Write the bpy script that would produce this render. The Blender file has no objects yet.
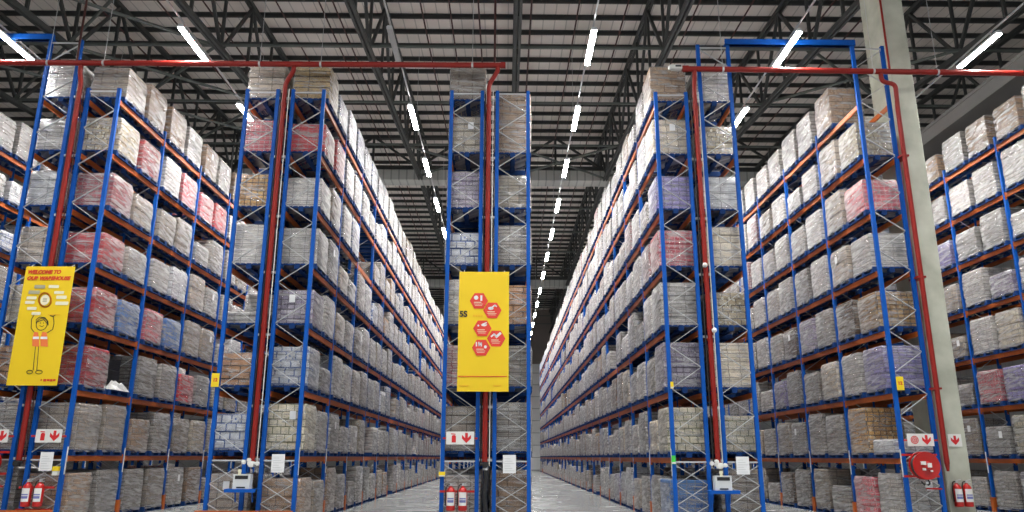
import bpy, math, random
from mathutils import Vector, Matrix
random.seed(7)
PI = math.pi
C = bpy.context.scene.collection
sc = bpy.context.scene

# ------------------------------------------------------------------ mesh builder
class MB:
    def __init__(s): s.v = []; s.f = []; s.m = []; s.k = 0
    def add(s, vs, fs):
        o = len(s.v); s.v += [tuple(p) for p in vs]
        for f in fs: s.f.append(tuple(i + o for i in f)); s.m.append(s.k)
        return s
    def box(s, x0, x1, y0, y1, z0, z1):
        return s.add([(x0,y0,z0),(x1,y0,z0),(x1,y1,z0),(x0,y1,z0),(x0,y0,z1),(x1,y0,z1),(x1,y1,z1),(x0,y1,z1)],
                     [(0,3,2,1),(4,5,6,7),(0,1,5,4),(1,2,6,5),(2,3,7,6),(3,0,4,7)])
    def bar(s, p, q, w, h, up=(0,0,1)):
        p, q = Vector(p), Vector(q); d = (q - p).normalized(); u = Vector(up)
        if abs(d.dot(u)) > .98: u = Vector((0,1,0))
        a = d.cross(u).normalized() * (w/2); b = a.cross(d).normalized() * (h/2)
        return s.add([p-a-b,p+a-b,p+a+b,p-a+b,q-a-b,q+a-b,q+a+b,q-a+b],
                     [(0,3,2,1),(4,5,6,7),(0,1,5,4),(1,2,6,5),(2,3,7,6),(3,0,4,7)])
    def tube(s, pts, r, n=8, cap=True):
        pts = [Vector(p) for p in pts]; rs = r if isinstance(r, (list, tuple)) else [r]*len(pts)
        rings = []; ref = None
        for i, p in enumerate(pts):
            d = (pts[min(i+1,len(pts)-1)] - pts[max(i-1,0)]).normalized()
            if ref is None: ref = Vector((0,0,1)) if abs(d.z) < .9 else Vector((1,0,0))
            a = d.cross(ref)
            if a.length < 1e-4: a = d.cross(Vector((0,1,0)))
            a.normalize(); b = d.cross(a).normalized(); ref = a.cross(d)
            rings.append([p + (a*math.cos(2*PI*j/n) + b*math.sin(2*PI*j/n))*rs[i] for j in range(n)])
        o = len(s.v); vs = [v for R in rings for v in R]; fs = []
        for i in range(len(rings)-1):
            for j in range(n): fs.append((i*n+j, i*n+(j+1)%n, (i+1)*n+(j+1)%n, (i+1)*n+j))
        if cap: fs.append(tuple(reversed(range(n)))); fs.append(tuple((len(rings)-1)*n+j for j in range(n)))
        return s.add(vs, fs)
    def prism(s, poly, y0, y1):
        """poly: (x,z) outline, counter-clockwise as seen from -y; extruded from y0 (front) to y1"""
        n = len(poly)
        return s.add([(x,y0,z) for x,z in poly] + [(x,y1,z) for x,z in poly],
                     [tuple(range(n)), tuple(reversed(range(n,2*n)))] + [((j+1)%n, j, n+j, n+(j+1)%n) for j in range(n)])
    def extrude_z(s, poly, z0, z1):
        n = len(poly)
        return s.add([(x,y,z0) for x,y in poly] + [(x,y,z1) for x,y in poly],
                     [tuple(reversed(range(n))), tuple(range(n,2*n))] + [(j,(j+1)%n,n+(j+1)%n,n+j) for j in range(n)])
    def lathe(s, prof, n=16, c=(0,0,0), axis='z'):
        vs = []; fs = []
        for r, h in prof:
            for j in range(n):
                a = 2*PI*j/n
                p = (r*math.cos(a), r*math.sin(a), h) if axis == 'z' else (r*math.cos(a), h, r*math.sin(a))
                vs.append((p[0]+c[0], p[1]+c[1], p[2]+c[2]))
        for i in range(len(prof)-1):
            for j in range(n):
                q = (i*n+j, i*n+(j+1)%n, (i+1)*n+(j+1)%n, (i+1)*n+j)
                fs.append(q if axis == 'z' else q[::-1])
        e = (tuple(reversed(range(n))), tuple((len(prof)-1)*n+j for j in range(n)))
        fs += list(e) if axis == 'z' else [e[0][::-1], e[1][::-1]]
        return s.add(vs, fs)
    def mesh(s, name, mats, smooth=False):
        me = bpy.data.meshes.new(name); me.from_pydata(s.v, [], s.f)
        for m in (mats if isinstance(mats, (list, tuple)) else [mats]): me.materials.append(m)
        if any(s.m): me.polygons.foreach_set('material_index', s.m)
        if smooth:
            me.polygons.foreach_set('use_smooth', [True]*len(me.polygons))
            me.set_sharp_from_angle(angle=math.radians(38))
        me.update(); return me
    def build(s, name, mats, parent=None, loc=(0,0,0), smooth=False):
        return link(name, s.mesh(name, mats, smooth), parent, loc)

def link(name, data, parent=None, loc=(0,0,0)):
    o = bpy.data.objects.new(name, data); C.objects.link(o); o.location = loc
    if parent is not None: o.parent = parent
    return o
def tag(o, label, cat, group=None):
    o['label'] = label; o['category'] = cat
    if group: o['group'] = group
    return o
def thing(name, label, cat, loc=(0,0,0), group=None):
    return tag(link(name, None, None, loc), label, cat, group)
def struct(o): o['kind'] = 'structure'; return o
def stuff(o): o['kind'] = 'stuff'; return o

# ------------------------------------------------------------------ materials
def newmat(name):
    m = bpy.data.materials.new(name); m.use_nodes = True
    nt = m.node_tree; b = nt.nodes['Principled BSDF']; return m, nt, b
def N(nt, t, **kw):
    n = nt.nodes.new(t)
    for k, v in kw.items(): setattr(n, k, v)
    return n
def L(nt, a, b): nt.links.new(a, b)
def plain(name, col, rough=.5, metal=0., noise=.12, scale=6., bump=0., spec=.5):
    m, nt, b = newmat(name)
    b.inputs['Roughness'].default_value = rough; b.inputs['Metallic'].default_value = metal
    b.inputs['Specular IOR Level'].default_value = spec
    tc = N(nt, 'ShaderNodeTexCoord'); nz = N(nt, 'ShaderNodeTexNoise'); nz.inputs['Scale'].default_value = scale; nz.inputs['Detail'].default_value = 4
    L(nt, tc.outputs['Object'], nz.inputs['Vector'])
    r = N(nt, 'ShaderNodeMapRange'); r.inputs['To Min'].default_value = 1-noise*1.6; r.inputs['To Max'].default_value = 1+noise*1.6
    L(nt, nz.outputs['Fac'], r.inputs['Value'])
    h = N(nt, 'ShaderNodeHueSaturation'); h.inputs['Color'].default_value = (*col, 1)
    L(nt, r.outputs[0], h.inputs['Value']); L(nt, h.outputs[0], b.inputs['Base Color'])
    if bump:
        bp = N(nt, 'ShaderNodeBump'); bp.inputs['Strength'].default_value = bump; bp.inputs['Distance'].default_value = .02
        L(nt, nz.outputs['Fac'], bp.inputs['Height']); L(nt, bp.outputs[0], b.inputs['Normal'])
    return m
def emit(name, col, s):
    m, nt, b = newmat(name); b.inputs['Emission Color'].default_value = (*col, 1); b.inputs['Emission Strength'].default_value = s
    b.inputs['Base Color'].default_value = (.8,.8,.8,1); return m

LAMP = 340.
M = dict(
    blue=plain('blue_paint', (.003,.085,.4), .45, noise=.1, scale=3, spec=.2),
    orange=plain('orange_paint', (.46,.1,.012), .45, noise=.15, scale=3),
    galv=plain('galvanised_steel', (.56,.57,.58), .42, .45, .12, 9),
    pallet=plain('pallet_blue', (.004,.035,.15), .7, noise=.3, scale=5, spec=.2),
    red=plain('red_pipe_paint', (.25,.015,.01), .4, noise=.12, scale=3, spec=.3),
    darkred=plain('dark_red_pipe', (.055,.012,.01), .5),
    firered=plain('fire_red', (.45,.013,.01), .28, noise=.06),
    signred=plain('sign_red', (.62,.015,.02), .5, noise=.02),
    white=plain('white_plastic', (.74,.74,.71), .45, noise=.04),
    paper=plain('paper_white', (.78,.79,.8), .7, noise=.03),
    scrap=plain('crumpled_film', (.45,.45,.44), .35, noise=.3, scale=14, bump=.8),
    printgrey=plain('print_grey', (.58,.59,.6), .7, noise=.02),
    black=plain('black_rubber', (.012,.012,.013), .5),
    boxgrey=plain('box_grey', (.62,.64,.64), .4, noise=.05),
    steel=plain('roof_steel', (.04,.043,.042), .55, .0, .15, 2),
    steelpale=plain('roof_tie_steel', (.1,.115,.105), .5, .0, .12, 2),
    duct=plain('duct_grey', (.2,.195,.19), .5, .0, .06, 1),
    yellow=plain('banner_yellow', (.83,.57,.008), .5, noise=.05, scale=1.2),
    tagyellow=plain('tag_yellow', (.85,.62,.01), .5, noise=.03),
    lime=plain('lime_green', (.05,.6,.06), .5),
    orangeink=plain('print_orange', (.85,.22,.02), .6, noise=.02),
    vest=plain('print_vest_orange', (.85,.2,.05), .6, noise=.02),
    paleink=plain('print_pale', (.8,.76,.55), .6, noise=.03),
    greyink=plain('print_cloud_grey', (.38,.36,.24), .6, noise=.03),
    redink=plain('print_red', (.64,.06,.012), .6, noise=.02),
    hexred=plain('print_hexagon_red', (.72,.05,.03), .5, noise=.03),
    amberink=plain('print_amber', (.8,.45,.01), .6, noise=.02),
    blackink=plain('print_black', (.02,.02,.02), .6, noise=.02),
    blueink=plain('print_blue', (.16,.17,.42), .6, noise=.03),
    cladding=plain('far_cladding', (.22,.19,.17), .7, noise=.1, scale=.5),
    lamp=emit('lamp_diffuser', (1,.985,.96), LAMP),
    lampoff=plain('lamp_diffuser_unlit', (.5,.5,.5), .4, noise=.03),
    lamphouse=plain('lamp_housing', (.55,.56,.57), .4, noise=.04),
)

def concrete():
    m, nt, b = newmat('concrete_column')
    tc = N(nt,'ShaderNodeTexCoord'); n1 = N(nt,'ShaderNodeTexNoise'); n1.inputs['Scale'].default_value = 1.3; n1.inputs['Detail'].default_value = 8
    n2 = N(nt,'ShaderNodeTexNoise'); n2.inputs['Scale'].default_value = 25
    L(nt, tc.outputs['Object'], n1.inputs['Vector']); L(nt, tc.outputs['Object'], n2.inputs['Vector'])
    r = N(nt,'ShaderNodeValToRGB'); r.color_ramp.elements[0].position = .3; r.color_ramp.elements[0].color = (.36,.37,.3,1); r.color_ramp.elements[1].position = .7; r.color_ramp.elements[1].color = (.56,.57,.48,1)
    L(nt, n1.outputs['Fac'], r.inputs[0]); L(nt, r.outputs[0], b.inputs['Base Color'])
    bp = N(nt,'ShaderNodeBump'); bp.inputs['Strength'].default_value = .25; L(nt, n2.outputs['Fac'], bp.inputs['Height']); L(nt, bp.outputs[0], b.inputs['Normal'])
    b.inputs['Roughness'].default_value = .85; return m
def floor_mat():
    m, nt, b = newmat('polished_concrete')
    tc = N(nt,'ShaderNodeTexCoord'); n1 = N(nt,'ShaderNodeTexNoise'); n1.inputs['Scale'].default_value = .5; n1.inputs['Detail'].default_value = 8
    L(nt, tc.outputs['Object'], n1.inputs['Vector'])
    r = N(nt,'ShaderNodeValToRGB'); r.color_ramp.elements[0].position = .3; r.color_ramp.elements[0].color = (.2,.21,.21,1); r.color_ramp.elements[1].position = .75; r.color_ramp.elements[1].color = (.3,.31,.31,1)
    L(nt, n1.outputs['Fac'], r.inputs[0])
    bt = N(nt,'ShaderNodeTexBrick'); bt.offset = 0; bt.inputs['Scale'].default_value = 1; bt.inputs['Brick Width'].default_value = 4.5; bt.inputs['Row Height'].default_value = 4.5; bt.inputs['Mortar Size'].default_value = .012
    bt.inputs['Color1'].default_value = bt.inputs['Color2'].default_value = (1,1,1,1); bt.inputs['Mortar'].default_value = (.5,.5,.5,1)
    L(nt, tc.outputs['Object'], bt.inputs['Vector'])
    mx = N(nt,'ShaderNodeMix', data_type='RGBA', blend_type='MULTIPLY'); mx.inputs[0].default_value = 1
    L(nt, r.outputs[0], mx.inputs[6]); L(nt, bt.outputs['Color'], mx.inputs[7]); L(nt, mx.outputs[2], b.inputs['Base Color'])
    rr = N(nt,'ShaderNodeMapRange'); rr.inputs['To Min'].default_value = .12; rr.inputs['To Max'].default_value = .38; L(nt, n1.outputs['Fac'], rr.inputs['Value']); L(nt, rr.outputs[0], b.inputs['Roughness'])
    return m
def stripes_mat(name, c1, c2, period, axis, rough=.6, width=.12, bump=.4):
    m, nt, b = newmat(name); tc = N(nt,'ShaderNodeTexCoord'); sp = N(nt,'ShaderNodeSeparateXYZ'); L(nt, tc.outputs['Object'], sp.inputs[0])
    a = N(nt,'ShaderNodeMath', operation='MULTIPLY'); a.inputs[1].default_value = 1/period; L(nt, sp.outputs[axis], a.inputs[0])
    f = N(nt,'ShaderNodeMath', operation='FRACT'); L(nt, a.outputs[0], f.inputs[0])
    g = N(nt,'ShaderNodeMath', operation='LESS_THAN'); g.inputs[1].default_value = width; L(nt, f.outputs[0], g.inputs[0])
    nz = N(nt,'ShaderNodeTexNoise'); nz.inputs['Scale'].default_value = .6; L(nt, tc.outputs['Object'], nz.inputs['Vector'])
    mx = N(nt,'ShaderNodeMix', data_type='RGBA'); mx.inputs[6].default_value = (*c1,1); mx.inputs[7].default_value = (*c2,1); L(nt, g.outputs[0], mx.inputs[0])
    h = N(nt,'ShaderNodeHueSaturation'); r = N(nt,'ShaderNodeMapRange'); r.inputs['To Min'].default_value = .85; r.inputs['To Max'].default_value = 1.15
    L(nt, nz.outputs['Fac'], r.inputs['Value']); L(nt, r.outputs[0], h.inputs['Value']); L(nt, mx.outputs[2], h.inputs['Color']); L(nt, h.outputs[0], b.inputs['Base Color'])
    bp = N(nt,'ShaderNodeBump'); bp.inputs['Strength'].default_value = bump; bp.inputs['Distance'].default_value = .02; L(nt, f.outputs[0], bp.inputs['Height']); L(nt, bp.outputs[0], b.inputs['Normal'])
    b.inputs['Roughness'].default_value = rough; return m
M['column'] = concrete(); M['floor'] = floor_mat()
M['roof'] = stripes_mat('roof_sheeting', (.76,.71,.66), (.5,.47,.44), .5, 0, .6, .1, .2)
M['farwall'] = stripes_mat('wall_panel', (.86,.87,.87), (.35,.36,.37), 1.5, 2, .55, .05, .2)
M['sidewall'] = stripes_mat('side_cladding', (.45,.45,.45), (.35,.35,.35), 1., 1, .6, .06, .2)
M['girder'] = stripes_mat('ribbed_gutter', (.4,.41,.39), (.26,.27,.26), .45, 0, .5, .2, .5)

def rand_value(nt):
    oi = N(nt,'ShaderNodeObjectInfo'); g = N(nt,'ShaderNodeNewGeometry')
    a = N(nt,'ShaderNodeMath', operation='ADD'); L(nt, oi.outputs['Random'], a.inputs[0]); L(nt, g.outputs['Random Per Island'], a.inputs[1])
    f = N(nt,'ShaderNodeMath', operation='FRACT'); L(nt, a.outputs[0], f.inputs[0]); return f.outputs[0]
def carton_mat(name, c1, c2, mortar, bw, bh, spots=None, mort=.014):
    """stacked cartons: a brick pattern running round the four sides of the block, colours varying from block to block"""
    m, nt, b = newmat('cartons_'+name)
    tc = N(nt,'ShaderNodeTexCoord'); sp = N(nt,'ShaderNodeSeparateXYZ'); L(nt, tc.outputs['Object'], sp.inputs[0])
    ad = N(nt,'ShaderNodeMath', operation='ADD'); L(nt, sp.outputs[0], ad.inputs[0]); L(nt, sp.outputs[1], ad.inputs[1])
    nz0 = N(nt,'ShaderNodeTexNoise'); nz0.inputs['Scale'].default_value = 5; L(nt, tc.outputs['Object'], nz0.inputs['Vector'])
    w = N(nt,'ShaderNodeMath', operation='MULTIPLY_ADD'); w.inputs[1].default_value = .035; L(nt, nz0.outputs['Fac'], w.inputs[0]); L(nt, sp.outputs[2], w.inputs[2])
    cb = N(nt,'ShaderNodeCombineXYZ'); L(nt, ad.outputs[0], cb.inputs[0]); L(nt, w.outputs[0], cb.inputs[1])
    bt = N(nt,'ShaderNodeTexBrick'); bt.offset = .5 if name in ('bluewhite','cream','kraft','clay','mottled') else 0.; bt.inputs['Scale'].default_value = 1; bt.inputs['Brick Width'].default_value = bw; bt.inputs['Row Height'].default_value = bh; bt.inputs['Mortar Size'].default_value = mort; bt.inputs['Mortar Smooth'].default_value = .3
    bt.inputs['Color1'].default_value = (*c1,1); bt.inputs['Color2'].default_value = (*c2,1); bt.inputs['Mortar'].default_value = (*mortar,1)
    L(nt, cb.outputs[0], bt.inputs['Vector']); col = bt.outputs['Color']
    if spots:
        vo = N(nt,'ShaderNodeTexVoronoi'); vo.inputs['Scale'].default_value = spots[1]; L(nt, cb.outputs[0], vo.inputs['Vector'])
        lt = N(nt,'ShaderNodeMath', operation='LESS_THAN'); lt.inputs[1].default_value = spots[2]; L(nt, vo.outputs['Distance'], lt.inputs[0])
        mx = N(nt,'ShaderNodeMix', data_type='RGBA'); mx.inputs[7].default_value = (*spots[0],1); L(nt, lt.outputs[0], mx.inputs[0]); L(nt, col, mx.inputs[6]); col = mx.outputs[2]
    nz = N(nt,'ShaderNodeTexNoise'); nz.inputs['Scale'].default_value = 7; nz.inputs['Detail'].default_value = 6; L(nt, tc.outputs['Object'], nz.inputs['Vector'])
    rv = rand_value(nt)
    r = N(nt,'ShaderNodeMapRange'); r.inputs['To Min'].default_value = .55; r.inputs['To Max'].default_value = 1.25; L(nt, rv, r.inputs['Value'])
    r2 = N(nt,'ShaderNodeMapRange'); r2.inputs['From Min'].default_value = .25; r2.inputs['From Max'].default_value = .75; r2.inputs['To Min'].default_value = .7; r2.inputs['To Max'].default_value = 1.25; L(nt, nz.outputs['Fac'], r2.inputs['Value'])
    mu = N(nt,'ShaderNodeMath', operation='MULTIPLY'); L(nt, r.outputs[0], mu.inputs[0]); L(nt, r2.outputs[0], mu.inputs[1])
    h = N(nt,'ShaderNodeHueSaturation'); L(nt, mu.outputs[0], h.inputs['Value']); L(nt, col, h.inputs['Color']); L(nt, h.outputs[0], b.inputs['Base Color'])
    bp = N(nt,'ShaderNodeBump'); bp.invert = True; bp.inputs['Strength'].default_value = .6; bp.inputs['Distance'].default_value = .015; L(nt, bt.outputs['Fac'], bp.inputs['Height']); L(nt, bp.outputs[0], b.inputs['Normal'])
    b.inputs['Roughness'].default_value = .6; return m
def film_mat():
    m, nt, b = newmat('stretch_film'); out = nt.nodes['Material Output']
    tc = N(nt,'ShaderNodeTexCoord'); sp = N(nt,'ShaderNodeSeparateXYZ'); L(nt, tc.outputs['Object'], sp.inputs[0])
    ad = N(nt,'ShaderNodeMath', operation='ADD'); L(nt, sp.outputs[0], ad.inputs[0]); L(nt, sp.outputs[1], ad.inputs[1])
    sl = N(nt,'ShaderNodeMath', operation='MULTIPLY_ADD'); sl.inputs[1].default_value = .1; L(nt, ad.outputs[0], sl.inputs[0]); L(nt, sp.outputs[2], sl.inputs[2])
    rv = rand_value(nt); of = N(nt,'ShaderNodeMath', operation='MULTIPLY'); of.inputs[1].default_value = 37.; L(nt, rv, of.inputs[0])
    cb = N(nt,'ShaderNodeCombineXYZ'); L(nt, ad.outputs[0], cb.inputs[0]); L(nt, sl.outputs[0], cb.inputs[1]); L(nt, of.outputs[0], cb.inputs[2])
    mp = N(nt,'ShaderNodeMapping'); mp.inputs['Scale'].default_value = (2.2, 13, 1); L(nt, cb.outputs[0], mp.inputs['Vector'])
    n1 = N(nt,'ShaderNodeTexNoise'); n1.inputs['Scale'].default_value = 1.; n1.inputs['Detail'].default_value = 5; n1.inputs['Distortion'].default_value = .8; L(nt, mp.outputs[0], n1.inputs['Vector'])
    mp2 = N(nt,'ShaderNodeMapping'); mp2.inputs['Scale'].default_value = (9, 12, 1); L(nt, cb.outputs[0], mp2.inputs['Vector'])
    n2 = N(nt,'ShaderNodeTexNoise'); n2.inputs['Scale'].default_value = 1.; n2.inputs['Detail'].default_value = 4; n2.inputs['Distortion'].default_value = 1.5; L(nt, mp2.outputs[0], n2.inputs['Vector'])
    r = N(nt,'ShaderNodeMapRange'); r.inputs['From Min'].default_value = .44; r.inputs['From Max'].default_value = .68; r.inputs['To Min'].default_value = .02; r.inputs['To Max'].default_value = .42; L(nt, n1.outputs['Fac'], r.inputs['Value'])
    lw = N(nt,'ShaderNodeLayerWeight'); lw.inputs['Blend'].default_value = .45
    fr = N(nt,'ShaderNodeMath', operation='MULTIPLY'); fr.inputs[1].default_value = .42; L(nt, lw.outputs['Facing'], fr.inputs[0])
    mxx = N(nt,'ShaderNodeMath', operation='ADD', use_clamp=True); L(nt, r.outputs[0], mxx.inputs[0]); L(nt, fr.outputs[0], mxx.inputs[1])
    mn = N(nt,'ShaderNodeMath', operation='MINIMUM'); mn.inputs[1].default_value = .7; L(nt, mxx.outputs[0], mn.inputs[0])
    hh = N(nt,'ShaderNodeMath', operation='ADD'); L(nt, n1.outputs['Fac'], hh.inputs[0]); L(nt, n2.outputs['Fac'], hh.inputs[1])
    bp = N(nt,'ShaderNodeBump'); bp.inputs['Strength'].default_value = .9; bp.inputs['Distance'].default_value = .03; L(nt, hh.outputs[0], bp.inputs['Height'])
    b.inputs['Base Color'].default_value = (.74,.735,.735,1); b.inputs['Metallic'].default_value = .65; b.inputs['Roughness'].default_value = .33; b.inputs['Specular IOR Level'].default_value = .6
    L(nt, bp.outputs[0], b.inputs['Normal'])
    tr = N(nt,'ShaderNodeBsdfTransparent'); mix = N(nt,'ShaderNodeMixShader'); L(nt, mn.outputs[0], mix.inputs[0]); L(nt, tr.outputs[0], mix.inputs[1]); L(nt, b.outputs[0], mix.inputs[2]); L(nt, mix.outputs[0], out.inputs['Surface'])
    return m
M['film'] = film_mat()

# style: label words, colours, brick size, layer height
S = {}
def style(k, words, c1, c2, mo, bw, bh, spots=None, mort=.014):
    br = lambda c: tuple(min(.85, v*1.6) for v in c)
    if k in ('silver','grey','taupe','beige','kraft'): c1, c2, mo = br(c1), br(c2), br(mo)
    S[k] = dict(words=words, mat=carton_mat(k, c1, c2, mo, bw, bh, spots, mort), bh=bh)
style('silver', 'silver-grey film-wrapped carton pallet', (.4,.385,.37), (.33,.312,.295), (.17,.155,.145), .38, .115)
style('grey', 'grey film-wrapped carton pallet', (.3,.28,.26), (.24,.22,.2), (.115,.1,.09), .3, .1)
style('taupe', 'taupe film-wrapped carton pallet', (.27,.23,.19), (.21,.175,.145), (.1,.08,.065), .38, .2)
style('kraft', 'brown cardboard carton pallet', (.23,.155,.1), (.19,.125,.08), (.09,.06,.04), .4, .22)
style('beige', 'beige film-wrapped carton pallet', (.38,.335,.27), (.32,.28,.22), (.17,.145,.115), .3, .2)
style('sack', 'tan sack pallet', (.52,.37,.17), (.4,.28,.13), (.09,.06,.03), .6, .17)
style('mottled', 'cream and tan mottled carton pallet', (.52,.44,.3), (.42,.33,.2), (.13,.1,.07), .22, .17, ((.75,.72,.6), 9, .32))
style('cream', 'cream carton pallet', (.58,.53,.41), (.5,.44,.33), (.17,.17,.1), .2, .18, ((.3,.32,.16), 8, .16))
style('red', 'red film-wrapped pallet', (.62,.025,.04), (.48,.018,.03), (.4,.12,.13), .25, .13)
style('pink', 'pinkish-red film-wrapped pallet', (.62,.12,.15), (.52,.07,.1), (.55,.32,.33), .14, .12, ((.72,.5,.5), 11, .2))
style('pinkwhite', 'pink and white patterned pallet', (.5,.36,.36), (.6,.5,.5), (.3,.09,.1), .16, .12, ((.4,.12,.14), 9, .24))
style('blue', 'blue film-wrapped pallet', (.06,.17,.47), (.1,.24,.52), (.22,.26,.34), .2, .14)
style('bluewhite', 'white and blue boxed pallet', (.62,.64,.68), (.55,.58,.64), (.1,.15,.32), .24, .2, ((.12,.18,.42), 6, .2), .02)
style('purple', 'purple film-wrapped pallet', (.3,.25,.58), (.4,.35,.64), (.16,.14,.26), .2, .13)
style('purplewhite', 'purple and white striped pallet', (.48,.43,.53), (.3,.25,.38), (.17,.14,.2), .17, .13, ((.6,.58,.62), 9, .22))
style('amber', 'amber and brown boxed pallet', (.62,.36,.11), (.4,.21,.07), (.1,.06,.03), .16, .12, ((.6,.46,.27), 8, .28))
style('crate', 'brown chequered carton pallet', (.2,.13,.085), (.28,.2,.14), (.06,.04,.03), .16, .1)
style('white', 'white film-wrapped pallet', (.64,.645,.66), (.56,.565,.59), (.25,.25,.26), .5, .22)
style('black', 'black-wrapped pallet', (.02,.02,.021), (.016,.016,.016), (.01,.01,.01), .5, .3)
style('clay', 'orange-brown carton pallet', (.55,.3,.15), (.48,.25,.13), (.12,.07,.04), .5, .16)

# ------------------------------------------------------------------ layout numbers (metres; camera stands at x = y = 0)
Y0, W, G, PITCH, X0 = 18.8, .829, .409, 5.545, -1.504
BAY, NB = 2.82, 25
ZL = [0.0] + [1.57 + 1.556*k for k in range(7)]
TOP, TALL = 11.21, 12.66
def rowx(pair, right): return X0 + pair*PITCH + (W + G if right else 0)     # x of the row's outer-left post centre
ROWS = {  # key: (x, bays to build, first bay, landmark)
 'Z2': (rowx(-3,1), 7, 0, 'rack at far left edge'),
 'A1': (rowx(-2,0), 3, 0, 'left rack behind welcome banner'),
 'A2': (rowx(-2,1), 9, 0, 'right rack behind welcome banner'),
 'B1': (rowx(-1,0), 3, 0, 'left rack of second pair'),
 'B2': (rowx(-1,1), NB, 0, 'right rack of second pair'),
 'C1': (rowx(0,0), NB, 0, 'left rack behind 5S banner'),
 'C2': (rowx(0,1), NB, 0, 'right rack behind 5S banner'),
 'D1': (rowx(1,0), NB, 0, 'left rack of fourth pair'),
 'D2': (rowx(1,1), 4, 0, 'right rack of fourth pair'),
 'E1': (rowx(2,0), 9, 0, 'rack beside concrete column'),
 'E2': (rowx(2,1), 4, 1, 'rack behind concrete column'),
 'F':  (rowx(3,0), 7, 0, 'rack at far right edge'),
}
CAM = Vector((0,0,1.57)); FPX = 757.1; PIT, YAW, ROL = math.radians(14.8776), math.radians(.43993), math.radians(.1999)

# ------------------------------------------------------------------ setting
struct(MB().box(-45,45,-25,100,-.2,0).build('floor', M['floor']))
def roof_z(y): return 19.55 + .052*(min(y,42)-27)
r = MB()
for a, b in ((-20,42),(42,100)):
    za, zb = roof_z(a), roof_z(b)
    r.add([(-45,a,za),(45,a,za),(45,b,zb),(-45,b,zb),(-45,a,za+.15),(45,a,za+.15),(45,b,zb+.15),(-45,b,zb+.15)],
          [(0,3,2,1),(4,5,6,7),(0,1,5,4),(1,2,6,5),(2,3,7,6),(3,0,4,7)])
struct(r.build('ceiling', M['roof']))
struct(MB().box(-45,45,98,98.3,0,13.2).build('wall_far', M['farwall']))
struct(MB().box(-45,45,97.9,98.2,13.2,20.4).build('trim_1', M['cladding']))
struct(MB().box(-45.3,-45,-20,98,0,20.3).build('wall_left', M['sidewall']))
struct(MB().box(45,45.3,-20,98,0,20.3).build('wall_right', M['sidewall']))
# purlins
pm = {}
y = 14.
while y < 97:
    b = MB(); z = roof_z(y)
    b.box(-44,44,y-.012,y+.012,z-.18,z-.001).box(-44,44,y,y+.07,z-.182,z-.168).box(-44,44,y-.08,y,z-.02,z-.003)
    struct(b.build('ceiling_beam', M['steel'])); y += 1.3
# roof trusses
def bot_z(y): return 15.5 + .085*(min(y,42)-21.7)
TX = [.35 + 5.36*k for k in range(-4, 5)]
for x in TX:
    t = struct(link('roof_truss_beam', None, None, (x,14,0)))
    def chord(zf, off, h):
        c = MB()
        for s in (-.075,.075):
            for a, b2 in ((0,28),(28,83.8)):
                za, zb = zf(14+a)+off, zf(14+b2)+off
                c.bar((s,a,za),(s,b2,zb),.09,h)
        return c
    chord(bot_z, 0, .17).build('bottom_chord', M['steel'], t)
    chord(lambda y: roof_z(y)-.36, 0, .16).build('top_chord', M['steel'], t)
    wb = MB(); y = 14.; k = 0; p = 2.66
    while y < 95:
        zt, zb = roof_z(y)-.36, bot_z(y)
        wb.bar((0,y-14,zb),(0,y-14,zt),.1,.1)
        y2 = y + p
        if k % 2 == 0: wb.bar((0,y-14,zb),(0,y2-14,roof_z(y2)-.36),.11,.11)
        else: wb.bar((0,y-14,zt),(0,y2-14,bot_z(y2)),.11,.11)
        y = y2; k += 1
    wb.build('web_lattice', M['steel'], t)
# ties across at the bottom chords, plan bracing, transfer girders
TY = [19.1,24.45,29.8,35.5] + [47.2,52.6,58,63.4] + [75.4,80.8,86.2,91.6]
for ty in TY:
    struct(MB().bar((-21,ty,bot_z(ty)+.12),(22,ty,bot_z(ty)+.12),.07,.09).build('ceiling_tie_beam', M['steelpale']))
def xbrace(k, ya, yb):
    xa, xb = TX[k], TX[k+1]
    b = MB(); b.tube([(xa,ya,bot_z(ya)+.05),(xb,yb,bot_z(yb)+.05)],.06,6); b.tube([(xa,yb,bot_z(yb)+.17),(xb,ya,bot_z(ya)+.17)],.06,6)
    struct(b.build('ceiling_bracing_beam', M['steelpale']))
for ya, yb in ((14.,19.1),(19.1,24.45),(24.45,29.8),(29.8,35.5)): xbrace(1, ya, yb)
for k in (0,3,4,5): xbrace(k, 35.5, 41.3)
xbrace(0,24.45,29.8); xbrace(6,24.45,29.8)
for gy in (41.8, 70.):
    z = bot_z(gy)
    struct(MB().box(-30,30,gy-.5,gy+.5,z-.12,z+.5).build('ceiling_gutter_beam', M['girder']))
    b = MB(); b.bar((-30,gy-.2,z+.75),(30,gy-.2,z+.75),.16,.2); b.bar((-30,gy-.2,roof_z(gy)-.45),(30,gy-.2,roof_z(gy)-.45),.16,.2)
    xx = -29.3; k = 0
    while xx < 29:
        b.bar((xx,gy-.2,z+.75),(xx,gy-.2,roof_z(gy)-.4),.12,.12)
        b.bar((xx,gy-.2,z+.75 if k%2 else roof_z(gy)-.45),(xx+2.68,gy-.2,roof_z(gy)-.45 if k%2 else z+.75),.12,.12); xx += 2.68; k += 1
    struct(b.build('ceiling_girder_beam', M['steel']))
# long pale box duct high up on the far right
struct(MB().box(16.4,17.7,14,60,13.5,14.05).box(16.36,17.74,14,60,13.98,14.1).build('ceiling_duct_beam', M['duct']))
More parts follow.
